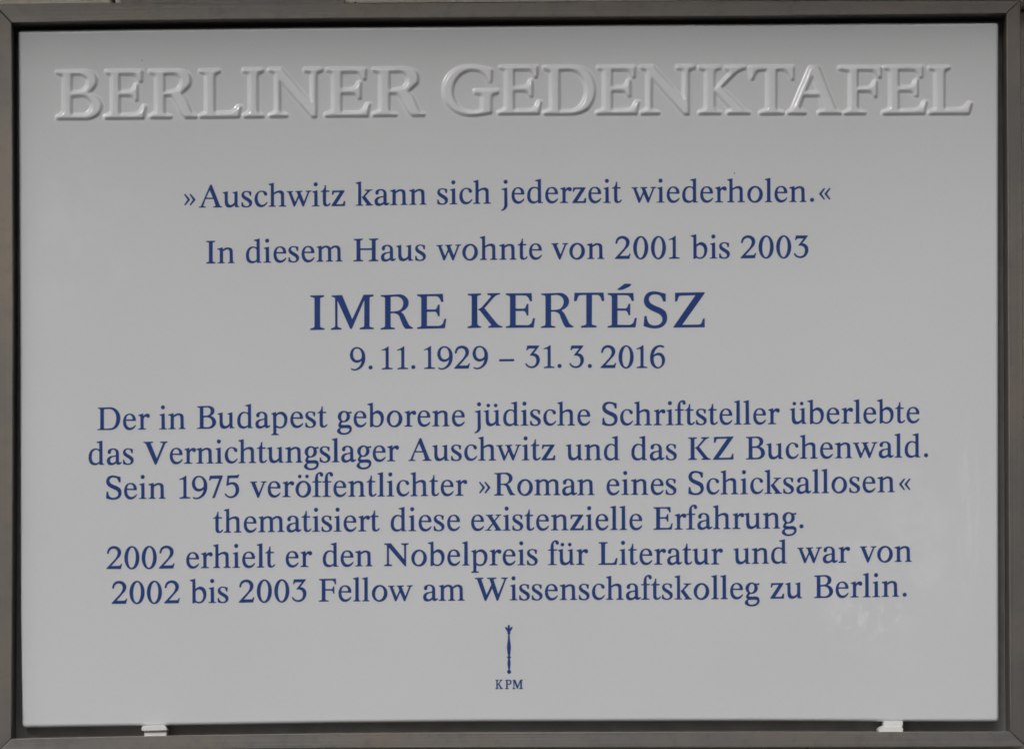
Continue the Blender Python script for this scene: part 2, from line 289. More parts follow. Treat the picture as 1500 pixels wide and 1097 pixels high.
'2':(15,736,15,["25,395 32,350c 60,290c 115,250c 185,238c 260,258c 315,310c 332,375c 310,450c 250,520c 115,675 300,672 318,655c 335,625 352,630 325,736 15,738 15,722 200,525 240,460c 258,395c 245,335c 205,297c 155,290c 105,310c 70,355c 57,398c 40,406c"]),
'0':(410,733,15,["@573,492,163,255,0","~@573,491,88,226,-0.03"]),
'1':(45,750,15,["45,325 120,295c 188,250 195,258 197,690 208,717c 280,730 280,749 50,752 50,733 120,717c 135,690 135,365 124,335c 100,330c 50,341"]),
'3':(943,718,15,["990,228 1250,228 1245,240 1125,400 1180,410c 1235,455c 1260,530c 1245,610c 1195,680c 1120,718c 1050,715c 985,685c 943,625 965,610 1000,655c 1050,680c 1100,682c 1160,650c 1185,590c 1188,530c 1165,480c 1120,450c 1045,447 1060,420 1165,288 1030,288 1007,300c 990,330 970,325"]),
'9':(115,762,15,["145,735 200,755c 255,745c 310,705c 355,640c 375,560 330,595c 260,612c 190,590c 140,535c 115,450c 130,370c 180,300c 265,272c 340,290c 400,340c 440,420c 448,500c 435,600c 390,690c 320,750c 240,780c 180,778c 135,755","~265,300c 220,315c 188,365c 180,430c 195,500c 235,550c 290,558c 340,540c 372,505 375,440 355,365c 320,315c"]),
'7':(700,746,15,["720,258 1000,255 998,270 827,738 800,748c 775,745 925,330 920,318 765,320 742,330c 722,360 700,358"]),
'5':(1035,742,15,["1100,255 1300,252 1345,235 1355,240 1330,308 1135,310 1125,420 1200,402c 1270,412c 1325,460c 1352,540c 1345,620c 1300,695c 1230,738c 1150,745c 1085,715c 1035,660 1060,645 1100,690c 1155,712c 1210,705c 1255,670c 1278,610c 1278,545c 1255,480c 1215,450c 1160,450c 1110,470 1075,475 1080,430"]),
'6':(1160,734,15,["1465,285 1440,285c 1395,270c 1345,275c 1290,320c 1250,390c 1235,455 1280,420c 1345,400c 1410,415c 1460,465c 1485,540c 1475,620c 1435,690c 1370,735c 1310,745c 1240,715c 1185,645c 1160,550c 1165,450c 1195,350c 1250,280c 1330,240c 1400,235c 1465,260","~1240,495c 1235,540c 1245,610c 1275,680c 1320,715c 1365,710c 1405,670c 1420,600c 1415,530c 1385,475c 1340,455c 1290,460c"]),
'.':(848,687,15,["@890,645,42,42,0"]),
'–':(65,487,10,["65,357 280,356 280,384 65,386"]),
'»':(78,820,15,["78,535 95,522 198,640 198,655 98,772 80,762 155,648","196,535 213,522 316,640 316,655 216,772 198,762 273,648"]),
'«':(-316,820,15,["-78,535 -95,522 -198,640 -198,655 -98,772 -80,762 -155,648","-196,535 -213,522 -316,640 -316,655 -216,772 -198,762 -273,648"]),
}
# bearings L,R in 1/15 px
BEAR={'A':(0,8),'u':(8,22),'s':(24,22),'c':(35,8),'h':(22,22),'w':(-7,-5),'i':(22,20),'t':(8,3),'z':(20,15),'k':(22,5),'a':(33,0),'n':(22,22),'j':(0,55),'e':(35,23),'d':(40,20),'m':(22,22),'v':(-5,-7),'o':(36,27),'r':(22,-2),'l':(22,20),'b':(0,30),'g':(20,8),'p':(22,28),'f':(8,-22),'x':(0,5),
'ü':(8,22),'ö':(36,27),'.':(60,30)}
HEAD = {
'B':(75,895,9.973,["75,195 480,185 560,200c 640,250c 665,320c 650,400c 570,500c 555,520 620,545c 700,600c 735,670c 725,760c 670,840c 580,885c 500,895 80,895 80,850 150,820c 180,770 180,300 160,255c 75,235","~300,250 440,250 510,290c 530,340c 520,410c 460,470c 380,490 300,490","~300,570 440,560 540,600c 590,680c 575,760c 510,820c 420,830 300,830"]),
'E':(780,893,9.973,["795,188 1335,185 1330,355 1278,358 1255,290c 1200,250c 1000,248 1000,490 1140,487 1200,452c 1222,388 1265,388 1265,632 1215,632 1195,582c 1150,560c 1000,560 1000,830 1230,825 1295,790c 1340,697 1395,700 1352,890 775,893 775,850 850,825c 880,780 880,290 860,250c 795,230"]),
'R':(85,877,9.973,["85,180 500,175 590,190c 670,240c 695,320c 675,410c 560,525 620,590c 680,730c 720,810c 780,835 780,875 610,875 560,820c 490,680c 440,590c 400,555c 312,550 312,790 340,825c 410,840 410,875 90,880 90,840 160,805c 185,770 185,300 165,250c 85,220","~312,240 460,235 530,280c 550,340c 535,410c 470,470c 312,500"]),
'L':(820,875,9.973,["820,175 1120,170 1120,215 1070,230c 1045,270 1045,795 1270,795 1330,765c 1385,695 1440,705 1395,870 820,875 820,830 890,805c 915,770 910,270 890,235c 820,215"]),
'I':(110,870,9.973,["108,162 405,160 405,205 345,225c 325,260 325,770 350,810c 415,830 415,868 115,872 115,830 180,805c 205,770 200,260 180,225c 108,207"]),
'N':(485,868,9.973,["485,160 670,157 1105,645 1108,260 1085,220c 1000,205 1000,155 1270,153 1270,200 1205,220c 1185,260 1185,870 1115,870 655,345 655,770 680,805c 760,825 760,865 490,868 490,830 560,800c 585,770 585,260 560,220c 485,202"]),
'G':(90,874,9.973,["805,215 805,402 745,407 720,340c 650,265c 540,235c 420,250c 320,320c 250,430c 232,560c 270,690c 360,790c 470,832c 570,832c 655,802 655,620 630,587c 540,570 540,513 900,510 900,565 825,587c 800,620 800,850 680,875c 560,890c 420,887c 280,840c 160,740c 95,600c 95,450c 160,310c 280,205c 440,165c 600,172c 720,195c"]),
'D':(110,877,9.973,["110,175 520,170 640,185c 770,260c 850,390c 868,520c 840,670c 750,800c 620,862c 500,878 112,878 112,835 185,810c 215,775 215,290 190,245c 110,215","~345,235 490,232 590,260c 680,350c 725,480c 720,610c 660,740c 560,810c 450,825 345,825"]),
'K':(35,872,9.973,["35,170 355,170 355,215 290,235c 268,270 268,775 295,815c 358,835 358,870 35,875 35,835 110,808c 135,775 135,270 115,235c 35,215","262,510 480,285 470,245c 410,220 410,170 715,170 715,215 640,235c 560,290 370,480 660,770 710,810c 780,835 780,870 445,872 445,828 490,808c 470,770 262,540"]),
'T':(775,874,9.973,["780,175 1425,170 1425,370 1375,375 1350,310c 1290,245c 1170,235 1170,775 1195,815c 1275,840 1275,873 925,875 925,840 1005,810c 1035,775 1035,235 920,240c 870,280c 835,370 795,372"]),
'A':(30,872,9.973,["360,178 490,175 720,760 745,805c 810,838 810,872 480,872 480,828 550,805c 540,760 500,610 270,610 215,760 222,800c 300,828 300,872 30,872 30,838 90,800c 130,730","~395,320 485,552 295,552"]),
'F':(775,875,9.973,["775,180 1405,175 1405,340 1350,345 1325,285c 1270,240c 1060,238 1060,485 1210,482 1268,447c 1292,385 1340,385 1340,625 1290,625 1265,570c 1220,545c 1060,545 1060,780 1090,815c 1175,835 1175,872 850,875 850,840 920,810c 940,770 940,290 920,250c 775,225"]),
}
# heading letters: char, left px, base px, right px
HEADPOS=[('B',82.5,174.9,149.2),('E',153.0,174.3,214.9),('R',218.5,173.3,288.2),('L',292.2,172.9,354.4),('I',356.0,172.3,386.6),('N',393.6,171.9,472.4),('E',476.0,171.2,543.2),('R',545.7,170.2,622.0),
('G',649.0,168.0,730.3),('E',729.5,167.8,794.0),('D',796.0,168.0,872.0),('E',873.2,167.9,937.0),('N',937.5,167.9,1017.8),('K',1023.5,167.4,1098.2),('T',1097.7,167.6,1163.0),('A',1153.0,167.5,1231.7),('F',1227.7,167.7,1291.0),('E',1292.2,167.8,1358.4),('L',1360.2,167.8,1424.0)]
LINES=[
 ([(300,303.9),(395,302.7),(497,301.5),(600,299.9),(780,297.3),(1080,296.1),(1165,295.7),(1215,295.3)],1,
  [('»',270,None),('Auschwitz',291.3,505.6),('kann',521.2,624.5),('sich',640.7,718.8),('jederzeit',734,910.8),('wiederholen.',925.3,1192.3),('«',1200.3,None)]),
 ([(310,385.7),(480,383.1),(535,382.6),(700,380.6),(870,379.1),(985,378.8),(1095,378),(1180,377.7)],1,
  [('In',302,343.7),('diesem',360.4,501.7),('Haus',517.9,623.7),('wohnte',639.5,793.7),('von',808,885),('2001',901,995.3),('bis',1012,1069),('2003',1085,1184)]),
 ([(465,483),(590,481.9),(700,480.1),(860,479.5),(1010,479.4)],0,
  [('I',454.4,None),('M',485,None),('R',557.7,None),('E',611.2,None),('K',685.1,None),('E',741.2,None),('R',792.7,None),('T',841,None),('É',890.3,None),('S',943,None),('Z',986.7,None)]),
 ([(520,541.2),(565,540.8),(690,539.5),(800,538.8),(940,538.9)],1,
  [('9',512.7,None),('.',540,None),('1',559.1,None),('1',582,None),('.',602.7,None),('1',621.2,None),('9',640.7,None),('2',665.7,None),('9',692.4,None),('–',731.5,None),('3',769.4,None),('1',796.4,None),('.',816.9,None),('3',834,None),('.',861.2,None),('2',880,None),('0',906.3,None),('1',932.4,None),('6',952.3,None)]),
 ([(150,629.8),(208,629),(295,627.9),(350,627),(560,625),(765,623.2),(940,622.8),(1090,621.5),(1345,619.3)],1,
  [('Der',142.7,219.3),('in',233.3,271.7),('Budapest',288.7,479.5),('geborene',493.9,680.7),('jüdische',695,864.5),('Schriftsteller',882.2,1142),('überlebte',1157,1346.7)]),
 ([(150,680.6),(290,678.9),(475,677),(610,675),(805,673.8),(1010,673.6),(1100,672.7),(1345,669.6)],1,
  [('das',130,195.7),('Vernichtungslager',210.3,584.2),('Auschwitz',598.2,813.2),('und',829.2,907.5),('das',925,991.2),('KZ',1008,1074.2),('Buchenwald.',1092.7,1359.3)]),
 ([(160,731),(270,730),(420,727.9),(520,727.3),(735,725.4),(900,724.8),(1065,723.9),(1300,720.8)],1,
  [('Sein',155.5,242.5),('1975',262.8,350.3),('veröffentlichter',366.3,684.2),('»',702,None),('Roman',724,870.7),('eines',888.7,990.7),('Schicksallosen',1008.5,1310.5),('«',1317.5,None)]),
 ([(315,780.2),(430,778.9),(555,778),(720,777),(960,775.8),(1130,774),(1180,773.6)],1,
  [('thematisiert',312.5,556.2),('diese',572.5,673.7),('existenzielle',690.3,940.7),('Erfahrung.',957.5,1176.8)]),
 ([(165,833.2),(330,831.7),(540,829.2),(700,828),(885,827.1),(1050,826.5),(1150,825),(1330,822.7)],1,
  [('2002',156.2,255.5),('erhielt',273,403),('er',418.7,457),('den',473,545.5),('Nobelpreis',562.8,787.5),('für',803,861.2),('Literatur',876.7,1058.7),('und',1074.5,1152.5),('war',1168,1245),('von',1259.5,1335.5)]),
 ([(170,884.2),(300,883),(475,880.9),(670,879.7),(750,879),(905,878.3),(1040,877.5),(1165,876.3),(1310,873.8)],1,
  [('2002',163.7,263.2),('bis',278.2,334.5),('2003',350,448.7),('Fellow',467.2,604.5),('am',620,680.7),('Wissenschaftskolleg',696,1112.5),('zu',1128.7,1175),('Berlin.',1192.5,1328)]),
]

def _pts(s):
    out=[]
    for t in s.split():
        sm=t.endswith('c'); x,y=t.rstrip('c').split(',')
        out.append((float(x),float(y),sm))
    return out
def contour(s,n=7):
    """closed outline: straight between corners, Catmull-Rom through smooth points"""
    P=_pts(s); N=len(P); A=np.array([(p[0],p[1]) for p in P]); sm=[p[2] for p in P]
    res=[]
    for i in range(N):
        j=(i+1)%N; p1,p2=A[i],A[j]
        res.append(p1)
        if not sm[i] and not sm[j]: continue
        L=np.hypot(*(p2-p1))
        def tan(k,kp,kn):
            a,b,c=A[kp],A[k],A[kn]
            d1=np.hypot(*(b-a))+1e-9; d2=np.hypot(*(c-b))+1e-9
            u1=(b-a)/d1; u2=(c-b)/d2
            if not sm[kp] and d1>1.4*d2: return u1
            if not sm[kn] and d2>1.4*d1: return u2
            return (u1*d2+u2*d1)/(d1+d2)
        m1=tan(i,(i-1)%N,j)*L if sm[i] else None
        m2=tan(j,i,(j+1)%N)*L if sm[j] else None
        if m1 is None: m1=1.5*(p2-p1)-0.5*m2
        if m2 is None: m2=1.5*(p2-p1)-0.5*m1
        for k in range(1,n):
            t=k/n; h00=2*t**3-3*t*t+1; h10=t**3-2*t*t+t; h01=-2*t**3+3*t*t; h11=t**3-t*t
            res.append(h00*p1+h10*m1+h01*p2+h11*m2)
    return np.array(res)
def ellipse(s,n=64):
    cx,cy,rx,ry,lean=[float(v) for v in s.split(',')]
    a=np.linspace(0,2*np.pi,n,endpoint=False)
    y=ry*np.sin(a); x=rx*np.cos(a)-lean*y*-1
    return np.stack([cx+x,cy+y],1)
def glyph(entry):
    """list of (sign, pts) in px, y down, origin left/baseline"""
    x0,yb,u,cs=entry; out=[]
    for c in cs:
        sg=1
        if c[0]=='~': sg=-1; c=c[1:]
        p=ellipse(c[1:]) if c[0]=='@' else contour(c)
        out.append((sg,(p-np.array([x0,yb]))/u))
    return out
def shift(g,dx,dy,s=1.0): return [(sg,p*s+np.array([dx,dy])) for sg,p in g]
def font(RAW):
    F={k:glyph(v) for k,v in RAW.items()}
    F['ü']=F['u']+glyph((0,0,15,["@98,-446,36,37,0","@260,-446,36,37,0"]))
    F['ö']=F['o']+glyph((0,0,15,["@91,-449,36,37,0","@251,-449,36,37,0"]))
    k=750/490.
    BIG='IKZREMTSP'
    big={c:F[c] for c in 'IKZREMTS'}
    big['É']=F['E']+F['acute']
    for c in BIG: F[c]=shift(F[c],0,0,1/k)
    return F,big
def bbox(g):
    a=np.concatenate([p for s,p in g if s>0]); return a[:,0].min(),a[:,0].max(),a[:,1].min(),a[:,1].max()
def layout(F,big,BEAR,LINES):
    """per line: list of (char, left px, base px, slope, glyph)"""
    res=[]
    for knots,kind,words in LINES:
        kx=[k[0] for k in knots]; ky=[k[1] for k in knots]
        L=[]
        for w,x0,x1 in words:
            T=F if kind else big
            G=[T[c] for c in w]; bb=[bbox(g) for g in G]
            xs=[];x=0
            for i,c in enumerate(w):
                l,r=BEAR.get(c,(24,24))
                if i==0: x=-bb[0][0]
                else:
                    x+=(prev_r+l)/15.0
                    x-=bb[i][0]
                xs.append(x); x=x+bb[i][1]; prev_r=r
            end=xs[-1]+bb[-1][1]
            if x1 is not None and len(w)>1:
                gap=((x1-x0)-end)/(len(w)-1)
                xs=[v+gap*i for i,v in enumerate(xs)]
                L.append(('#',w,gap))
            for c,v,g,b in zip(w,xs,G,bb):
                X=x0+v; xm=X+(b[0]+b[1])/2
                L.append((c,X,float(np.interp(xm,kx,ky)),float(np.interp(xm+40,kx,ky)-np.interp(xm-40,kx,ky))/80,g))
        res.append(L)
    return res

# ------------------------------------------------------------------ stone house wall
YW = 0.0165
def box(x0, x1, y0, y1, z0, z1):
    V = [(x0, y0, z0), (x1, y0, z0), (x1, y1, z0), (x0, y1, z0), (x0, y0, z1), (x1, y0, z1), (x1, y1, z1), (x0, y1, z1)]
    F = [(0, 1, 5, 4), (1, 2, 6, 5), (2, 3, 7, 6), (3, 0, 4, 7), (4, 5, 6, 7), (3, 2, 1, 0)]
    return V, F
def boxes(name, specs, mat, parent=None, bev=0.0):
    V, F = [], []
    for s in specs:
        v, f = box(*s); n = len(V); V += v; F += [tuple(i + n for i in q) for q in f]
    o = mesh_obj(name, V, F, mat, parent)
    if bev:
        b = o.modifiers.new('bevel', 'BEVEL'); b.width = bev; b.segments = 2; b.limit_method = 'ANGLE'
    return o
wall = thing('stone_wall', 'beige shelly limestone house wall behind the framed plaque, seen in slivers past its frame', 'wall')
xj = [-1.4, -0.62, at([(172, 2)], YW)[0][0], at([(1180, 2)], YW)[0][0], 0.95, 1.5]
zj = [-1.2, -0.72, -0.25, None, 0.62, 1.2]
course_z = at([(505, 4.8), (1100, 0.9)], -0.0072)[:, 2].max() + 0.0004   # a course standing proud just over the frame
blocks = []
zj[3] = course_z - 0.0012
for r in range(len(zj) - 1):
    for c in range(len(xj) - 1):
        blocks.append((xj[c] + 0.0012, xj[c + 1] - 0.0012, -0.0052 if r == 3 else YW, YW + 0.12, zj[r] + 0.0012, zj[r + 1] - 0.0012))
boxes('stone_blocks', blocks, STONE, wall, 0.0015)
boxes('mortar', [(-1.42, 1.52, YW + 0.004, YW + 0.10, -1.22, 1.22)], m_plain('grey_mortar', (0.20, 0.18, 0.16), 0.95), wall)
SHADE_LEDGE_Z, SHADE_LEDGE_D = 0.385, 0.270
boxes('added_shade_ledge', [(-1.35, 1.45, -SHADE_LEDGE_D, YW + 0.02, SHADE_LEDGE_Z, SHADE_LEDGE_Z + 0.09)], STONE, wall, 0.006)  # unseen stone shelf, added above the view to shade the plate's top

# ------------------------------------------------------------------ metal frame
YF = -0.0072                                  # front face of the frame, the plate front is y = 0
inner = {'top': [(16.8, 33.2), (100, 31.5), (200, 29.6), (350, 27.8), (500, 26.2), (660, 25.4), (900, 24.0), (1100, 23.1), (1300, 20.8), (1474.5, 19.2)],
         'right': [(1474.5, 19.2), (1476, 250), (1477.2, 480), (1478.6, 800), (1479.8, 1071.5)],
         'bottom': [(1479.8, 1071.5), (1400, 1071.8), (1100, 1071.7), (700, 1073.0), (500, 1074.0), (300, 1076.6), (100, 1080.2), (16.4, 1082.2)],
         'left': [(16.4, 1082.2), (18.0, 800), (18.9, 480), (18.2, 250), (16.8, 33.2)]}
outer = {'top': [(-9, 5.8), (50, 5.0), (100, 4.0), (173, 3.6), (505, 4.8), (660, 4.0), (900, 1.6), (1100, 0.9), (1300, 0.3), (1494.5, 0.6)],
         'right': [(1494.5, 0.6), (1497, 250), (1499, 480), (1501, 800), (1503, 1093.5)],
         'bottom': [(1503, 1093.5), (1400, 1094.0), (1100, 1094.5), (700, 1094.9), (500, 1095.6), (300, 1097.6), (100, 1101.5), (-7, 1105)],
         'left': [(-7, 1105), (-8, 800), (-8.5, 480), (-9, 250), (-9, 5.8)]}
frame = thing('metal_frame', 'dull brownish grey mitred metal frame holding the white porcelain plaque', 'frame')
def resample(P, n):
    P = np.array(P, float); s = np.r_[0, np.cumsum(np.hypot(*np.diff(P, axis=0).T))]; s /= s[-1]
    t = np.linspace(0, 1, n); return np.stack([np.interp(t, s, P[:, 0]), np.interp(t, s, P[:, 1])], 1)
def rail(side, mat):
    n = 41
    I, O = at(resample(inner[side], n), YF), at(resample(outer[side], n), YF)
    cut = 0.00016                             # open mitre joints
    for A in (I, O):
        for e, k in ((0, 1), (-1, -2)):
            d = A[k] - A[e]; A[e] += d / np.linalg.norm(d) * cut
    V, F = [], []
    back = np.array([0, YW + 0.0006 - YF, 0])
    for i in range(n): V += [I[i], O[i], O[i] + back, I[i] + back]
    for i in range(n - 1):
        for k in range(4):
            a, b = 4 * i + k, 4 * i + (k + 1) % 4; F.append((a, b, b + 4, a + 4))
    F += [(3, 2, 1, 0), (4 * n - 4, 4 * n - 3, 4 * n - 2, 4 * n - 1)]
    o = mesh_obj('rail', V, F, mat, frame)
    import bmesh
    bm = bmesh.new(); bm.from_mesh(o.data); bmesh.ops.recalc_face_normals(bm, faces=bm.faces); bm.to_mesh(o.data); bm.free()
    b = o.modifiers.new('bevel', 'BEVEL'); b.width = 0.0004; b.segments = 2; b.limit_method = 'ANGLE'; b.angle_limit = R_(50)
    return o
for s in ('top', 'bottom'): rail(s, METAL_H)
for s in ('left', 'right'): rail(s, METAL_V)
c0, c1 = at([(-2, 12)], YW)[0], at([(1494, 1092)], YW)[0]
boxes('back_panel', [(c0[0], c1[0], YW - 0.0045, YW - 0.0012, c1[2], c0[2])], PANEL, frame)
t0, t1 = at([(176.5, 14)], YF + 0.0002)[0], at([(504.5, -22)], YF + 0.0002)[0]
boxes('mounting_tab', [(t0[0], t1[0], YF + 0.0002, YF + 0.0016, t0[2], t1[2])], METAL_H, frame, 0.0003)

# ------------------------------------------------------------------ porcelain plaque
plaque = thing('memorial_plaque', 'glazed white porcelain memorial plaque with raised heading and blue lettering', 'plaque')
edge = [(26.0, 43.6), (100, 43.2), (200, 42.0), (460, 39.3), (660, 37.6), (900, 34.8), (1100, 33.9), (1400, 32.5), (1463.2, 32.0),
        (1463.2, 60), (1462.8, 250), (1462.8, 480), (1463.0, 800), (1463.6, 1056.8),
        (1400, 1057.0), (1100, 1055.8), (700, 1056.8), (500, 1058.4), (280, 1062.0), (100, 1064.6), (32.6, 1065.6),
        (30.0, 900), (28.6, 480), (27.0, 200)]
corners = [0, 8, 13, 20]
def rounded(P, cs, r):
    out = []; n = len(P); P = [np.array(p, float) for p in P]
    for i in range(n):
        if i in cs:
            a = P[i] + (P[i - 1] - P[i]) / np.linalg.norm(P[i - 1] - P[i]) * r
            b = P[i] + (P[(i + 1) % n] - P[i]) / np.linalg.norm(P[(i + 1) % n] - P[i]) * r
            for t in np.linspace(0, 1, 7): out.append((1 - t) ** 2 * a + 2 * t * (1 - t) * P[i] + t * t * b)
        else: out.append(P[i])
    return np.array(out)
pl = at(rounded(edge, corners, 6.5), 0.0)[:, [0, 2]]
def inset(P, d):
    e = np.roll(P, -1, 0) - P; e /= np.linalg.norm(e, axis=1)[:, None]
    nrm = np.stack([e[:, 1], -e[:, 0]], 1); m = nrm + np.roll(nrm, 1, 0)
    m /= np.maximum(1e-9, (m * m).sum(1) / 2)[:, None]
    return P + m * d
def area(P): x, z = P[:, 0], P[:, 1]; return (x * np.roll(z, -1) - z * np.roll(x, -1)).sum() / 2
sgn = 1 if area(inset(pl, 0.001)) ** 2 < area(pl) ** 2 else -1
RAD, THICK = 0.0021, 0.009
loops = []
for k in range(9):
    a = k / 8 * math.pi / 2
    loops.append((inset(pl, sgn * RAD * (1 - math.sin(a))), RAD * (1 - math.cos(a))))
loops.append((pl, THICK - 0.001)); loops.append((inset(pl, sgn * 0.001), THICK))
V, F = [], []
n = len(pl)
for P, y in loops: V += [(p[0], y, p[1]) for p in P]
for k in range(len(loops) - 1):
    for i in range(n):
        j = (i + 1) % n; F.append((k * n + i, k * n + j, (k + 1) * n + j, (k + 1) * n + i))
F.append(tuple(range(n))); F.append(tuple(range((len(loops) - 1) * n, len(loops) * n))[::-1])
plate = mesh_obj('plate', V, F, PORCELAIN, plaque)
import bmesh
bm = bmesh.new(); bm.from_mesh(plate.data); bmesh.ops.recalc_face_normals(bm, faces=bm.faces)
for f in bm.faces: f.smooth = len(f.verts) == 4
bm.to_mesh(plate.data); bm.free()

# raised heading: one height field per letter, glaze-rounded shoulders and foot
SPAN, HGT, GRID = 1.2, 0.0020, 0.5
def sdf(polys, X, Y):
    """signed distance (px), positive inside"""
    pts = np.stack([X.ravel(), Y.ravel()], 1); best = np.full(len(pts), 1e9); pos = np.zeros(len(pts), bool); neg = np.zeros(len(pts), bool)
    for s, P in polys:
        Q = np.roll(P, -1, 0); ins = np.zeros(len(pts), bool)
        for a, b in zip(P, Q):
            ab = b - a; L2 = (ab * ab).sum()
            if L2 < 1e-12: continue
            t = np.clip(((pts - a) @ ab) / L2, 0, 1); d = pts - a - t[:, None] * ab
            best = np.minimum(best, (d * d).sum(1))
            if a[1] != b[1]:
                c = (a[1] <= pts[:, 1]) != (b[1] <= pts[:, 1])
                ins ^= c & (pts[:, 0] < a[0] + (pts[:, 1] - a[1]) / (b[1] - a[1]) * ab[0])
        if s > 0: pos |= ins
        else: neg |= ins
    d = np.sqrt(best); d[~(pos & ~neg)] *= -1
    return d.reshape(X.shape)
def blur(A, r):
    k = np.exp(-0.5 * (np.arange(-3 * r, 3 * r + 1) / r) ** 2); k /= k.sum()
    A = np.apply_along_axis(lambda v: np.convolve(np.pad(v, 3 * r, 'edge'), k, 'valid'), 0, A)
    return np.apply_along_axis(lambda v: np.convolve(np.pad(v, 3 * r, 'edge'), k, 'valid'), 1, A)
HG = {k: glyph(v) for k, v in HEAD.items()}
for ch, x0, yb, x1 in HEADPOS:
    g = HG[ch]; bx0, bx1, by0, by1 = bbox(g); k = (x1 - x0) / (bx1 - bx0)
    g = [(s, np.stack([x0 + (p[:, 0] - bx0) * k, yb + p[:, 1]], 1)) for s, p in g]
    if ch == 'K': g = [g[0], g[1]]
    xs = np.arange(x0 - 7, x1 + 7.01, GRID); ys = np.arange(yb + by0 - 8, yb + by1 + 8.01, GRID)
    X, Y = np.meshgrid(xs, ys)
    if ch == 'K':      # union of stem and arms
        d = np.maximum(sdf(g[:1], X, Y), sdf(g[1:], X, Y))
    else: d = sdf(g, X, Y)
    t = np.clip((d + SPAN) / (2 * SPAN), 0, 1)
    h = t * t * t * (t * (6 * t - 15) + 10)
    h = blur(h, 3) * HGT - 0.00002
    keep = blur((d > -SPAN - 3.6).astype(float), 1) > 0.05
    cell = keep[:-1, :-1] & keep[1:, :-1] & keep[:-1, 1:] & keep[1:, 1:]
    idx = np.full(X.shape, -1); used = np.zeros(X.shape, bool)
    for a, b in ((slice(0, -1), slice(0, -1)), (slice(1, None), slice(0, -1)), (slice(0, -1), slice(1, None)), (slice(1, None), slice(1, None))):
        used[a, b] |= cell
    idx[used] = np.arange(used.sum())
    W = at(np.stack([X[used], Y[used]], 1), 0.0); W[:, 1] -= h[used]
    q = np.stack([idx[:-1, :-1][cell], idx[1:, :-1][cell], idx[1:, 1:][cell], idx[:-1, 1:][cell]], 1)
    grid_obj('relief_letter', W, q, RELIEF, plaque)

# printed cobalt lettering, a thin layer of ink lying on the plate
INK_Y = -0.00012
def inside(P, q):
    Q = np.roll(P, -1, 0); c = (P[:, 1] <= q[1]) != (Q[:, 1] <= q[1])
    xi = P[c, 0] + (q[1] - P[c, 1]) / (Q[c, 1] - P[c, 1]) * (Q[c, 0] - P[c, 0])
    return (xi > q[0]).sum() % 2 == 1
def grow(P, e):
    d = np.roll(P, -1, 0) - P; L = np.linalg.norm(d, axis=1); P = P[L > 1e-6]
    d = np.roll(P, -1, 0) - P; d /= np.linalg.norm(d, axis=1)[:, None]
    s = 1 if area(P) > 0 else -1
    nr = np.stack([d[:, 1], -d[:, 0]], 1) * s; pv = np.roll(nr, 1, 0); m = nr + pv
    m /= np.maximum(0.45, (1 + (nr * pv).sum(1)))[:, None]
    return P + m * e
def untangle(P):
    """cut off the small loops an offset leaves in tight corners"""
    for _ in range(12):
        n = len(P); Q = np.roll(P, -1, 0); r = Q - P; hit = None
        for i in range(n):
            k = np.arange(i + 2, n if i else n - 1)
            if not len(k): continue
            d = r[i][0] * r[k, 1] - r[i][1] * r[k, 0]; d = np.where(abs(d) < 1e-12, 1e-12, d); w = P[k] - P[i]
            t = (w[:, 0] * r[k, 1] - w[:, 1] * r[k, 0]) / d; u = (w[:, 0] * r[i][1] - w[:, 1] * r[i][0]) / d
            m = (t > 0) & (t < 1) & (u > 0) & (u < 1)
            if m.any(): hit = (i, k[m][0], P[i] + t[m][0] * r[i]); break
        if hit is None: return P
        i, j, X = hit
        P = np.concatenate([P[:i + 1], [X], P[j + 1:]]) if j - i < n / 2 else np.concatenate([[X], P[i + 1:j + 1]])
    return P
INK_SPREAD = 0.27
def tess(g, e=INK_SPREAD):
    """flat triangles of one glyph in px: list of (points, triangles, layer)"""
    pos = [untangle(grow(p, e)) for s, p in g if s > 0]; neg = [untangle(grow(p, -e)) for s, p in g if s < 0]; out = []
    for li, p in enumerate(pos):
        loops_ = [p] + [h for h in neg if inside(p, h[0])]
        tri = tessellate_polygon([[Vector((x, y, 0)) for x, y in l] for l in loops_])
        out.append((np.concatenate(loops_), np.array(tri), li))
    return out
def ink_object(name, placed, mat, label=None):
    V, T, n = [], [], 0
    for pts, tri, li in placed:
        W = at(pts, INK_Y - 0.00002 * li); V.append(W); T.append(tri + n); n += len(W)
    V = np.concatenate(V); T = np.concatenate(T)
    # face the camera
    nrm = np.cross(V[T[:, 1]] - V[T[:, 0]], V[T[:, 2]] - V[T[:, 0]])
    flip = nrm[:, 1] > 0; T[flip] = T[flip][:, ::-1]
    o = mesh_obj(name, V, T, mat, plaque)
    if label: o['label'] = label
    return o
FONT, BIG = font(RAW)
CACHE = {}
for li, L in enumerate(layout(FONT, BIG, BEAR, LINES)):
    placed = []
    for item in [i for i in L if i[0] != '#']:
        c, X0, Yb, sl, g = item
        key = (c, li == 2)
        if key not in CACHE: CACHE[key] = tess(g, 0.4 if c in '»«' else INK_SPREAD)
        for pts, tri, k in CACHE[key]:
            placed.append((np.stack([X0 + pts[:, 0], Yb + pts[:, 1] + sl * (pts[:, 0] - 10)], 1), tri, k))
    ink_object('text_line', placed, INK, 'line of large spaced blue capitals' if li == 2 else None)
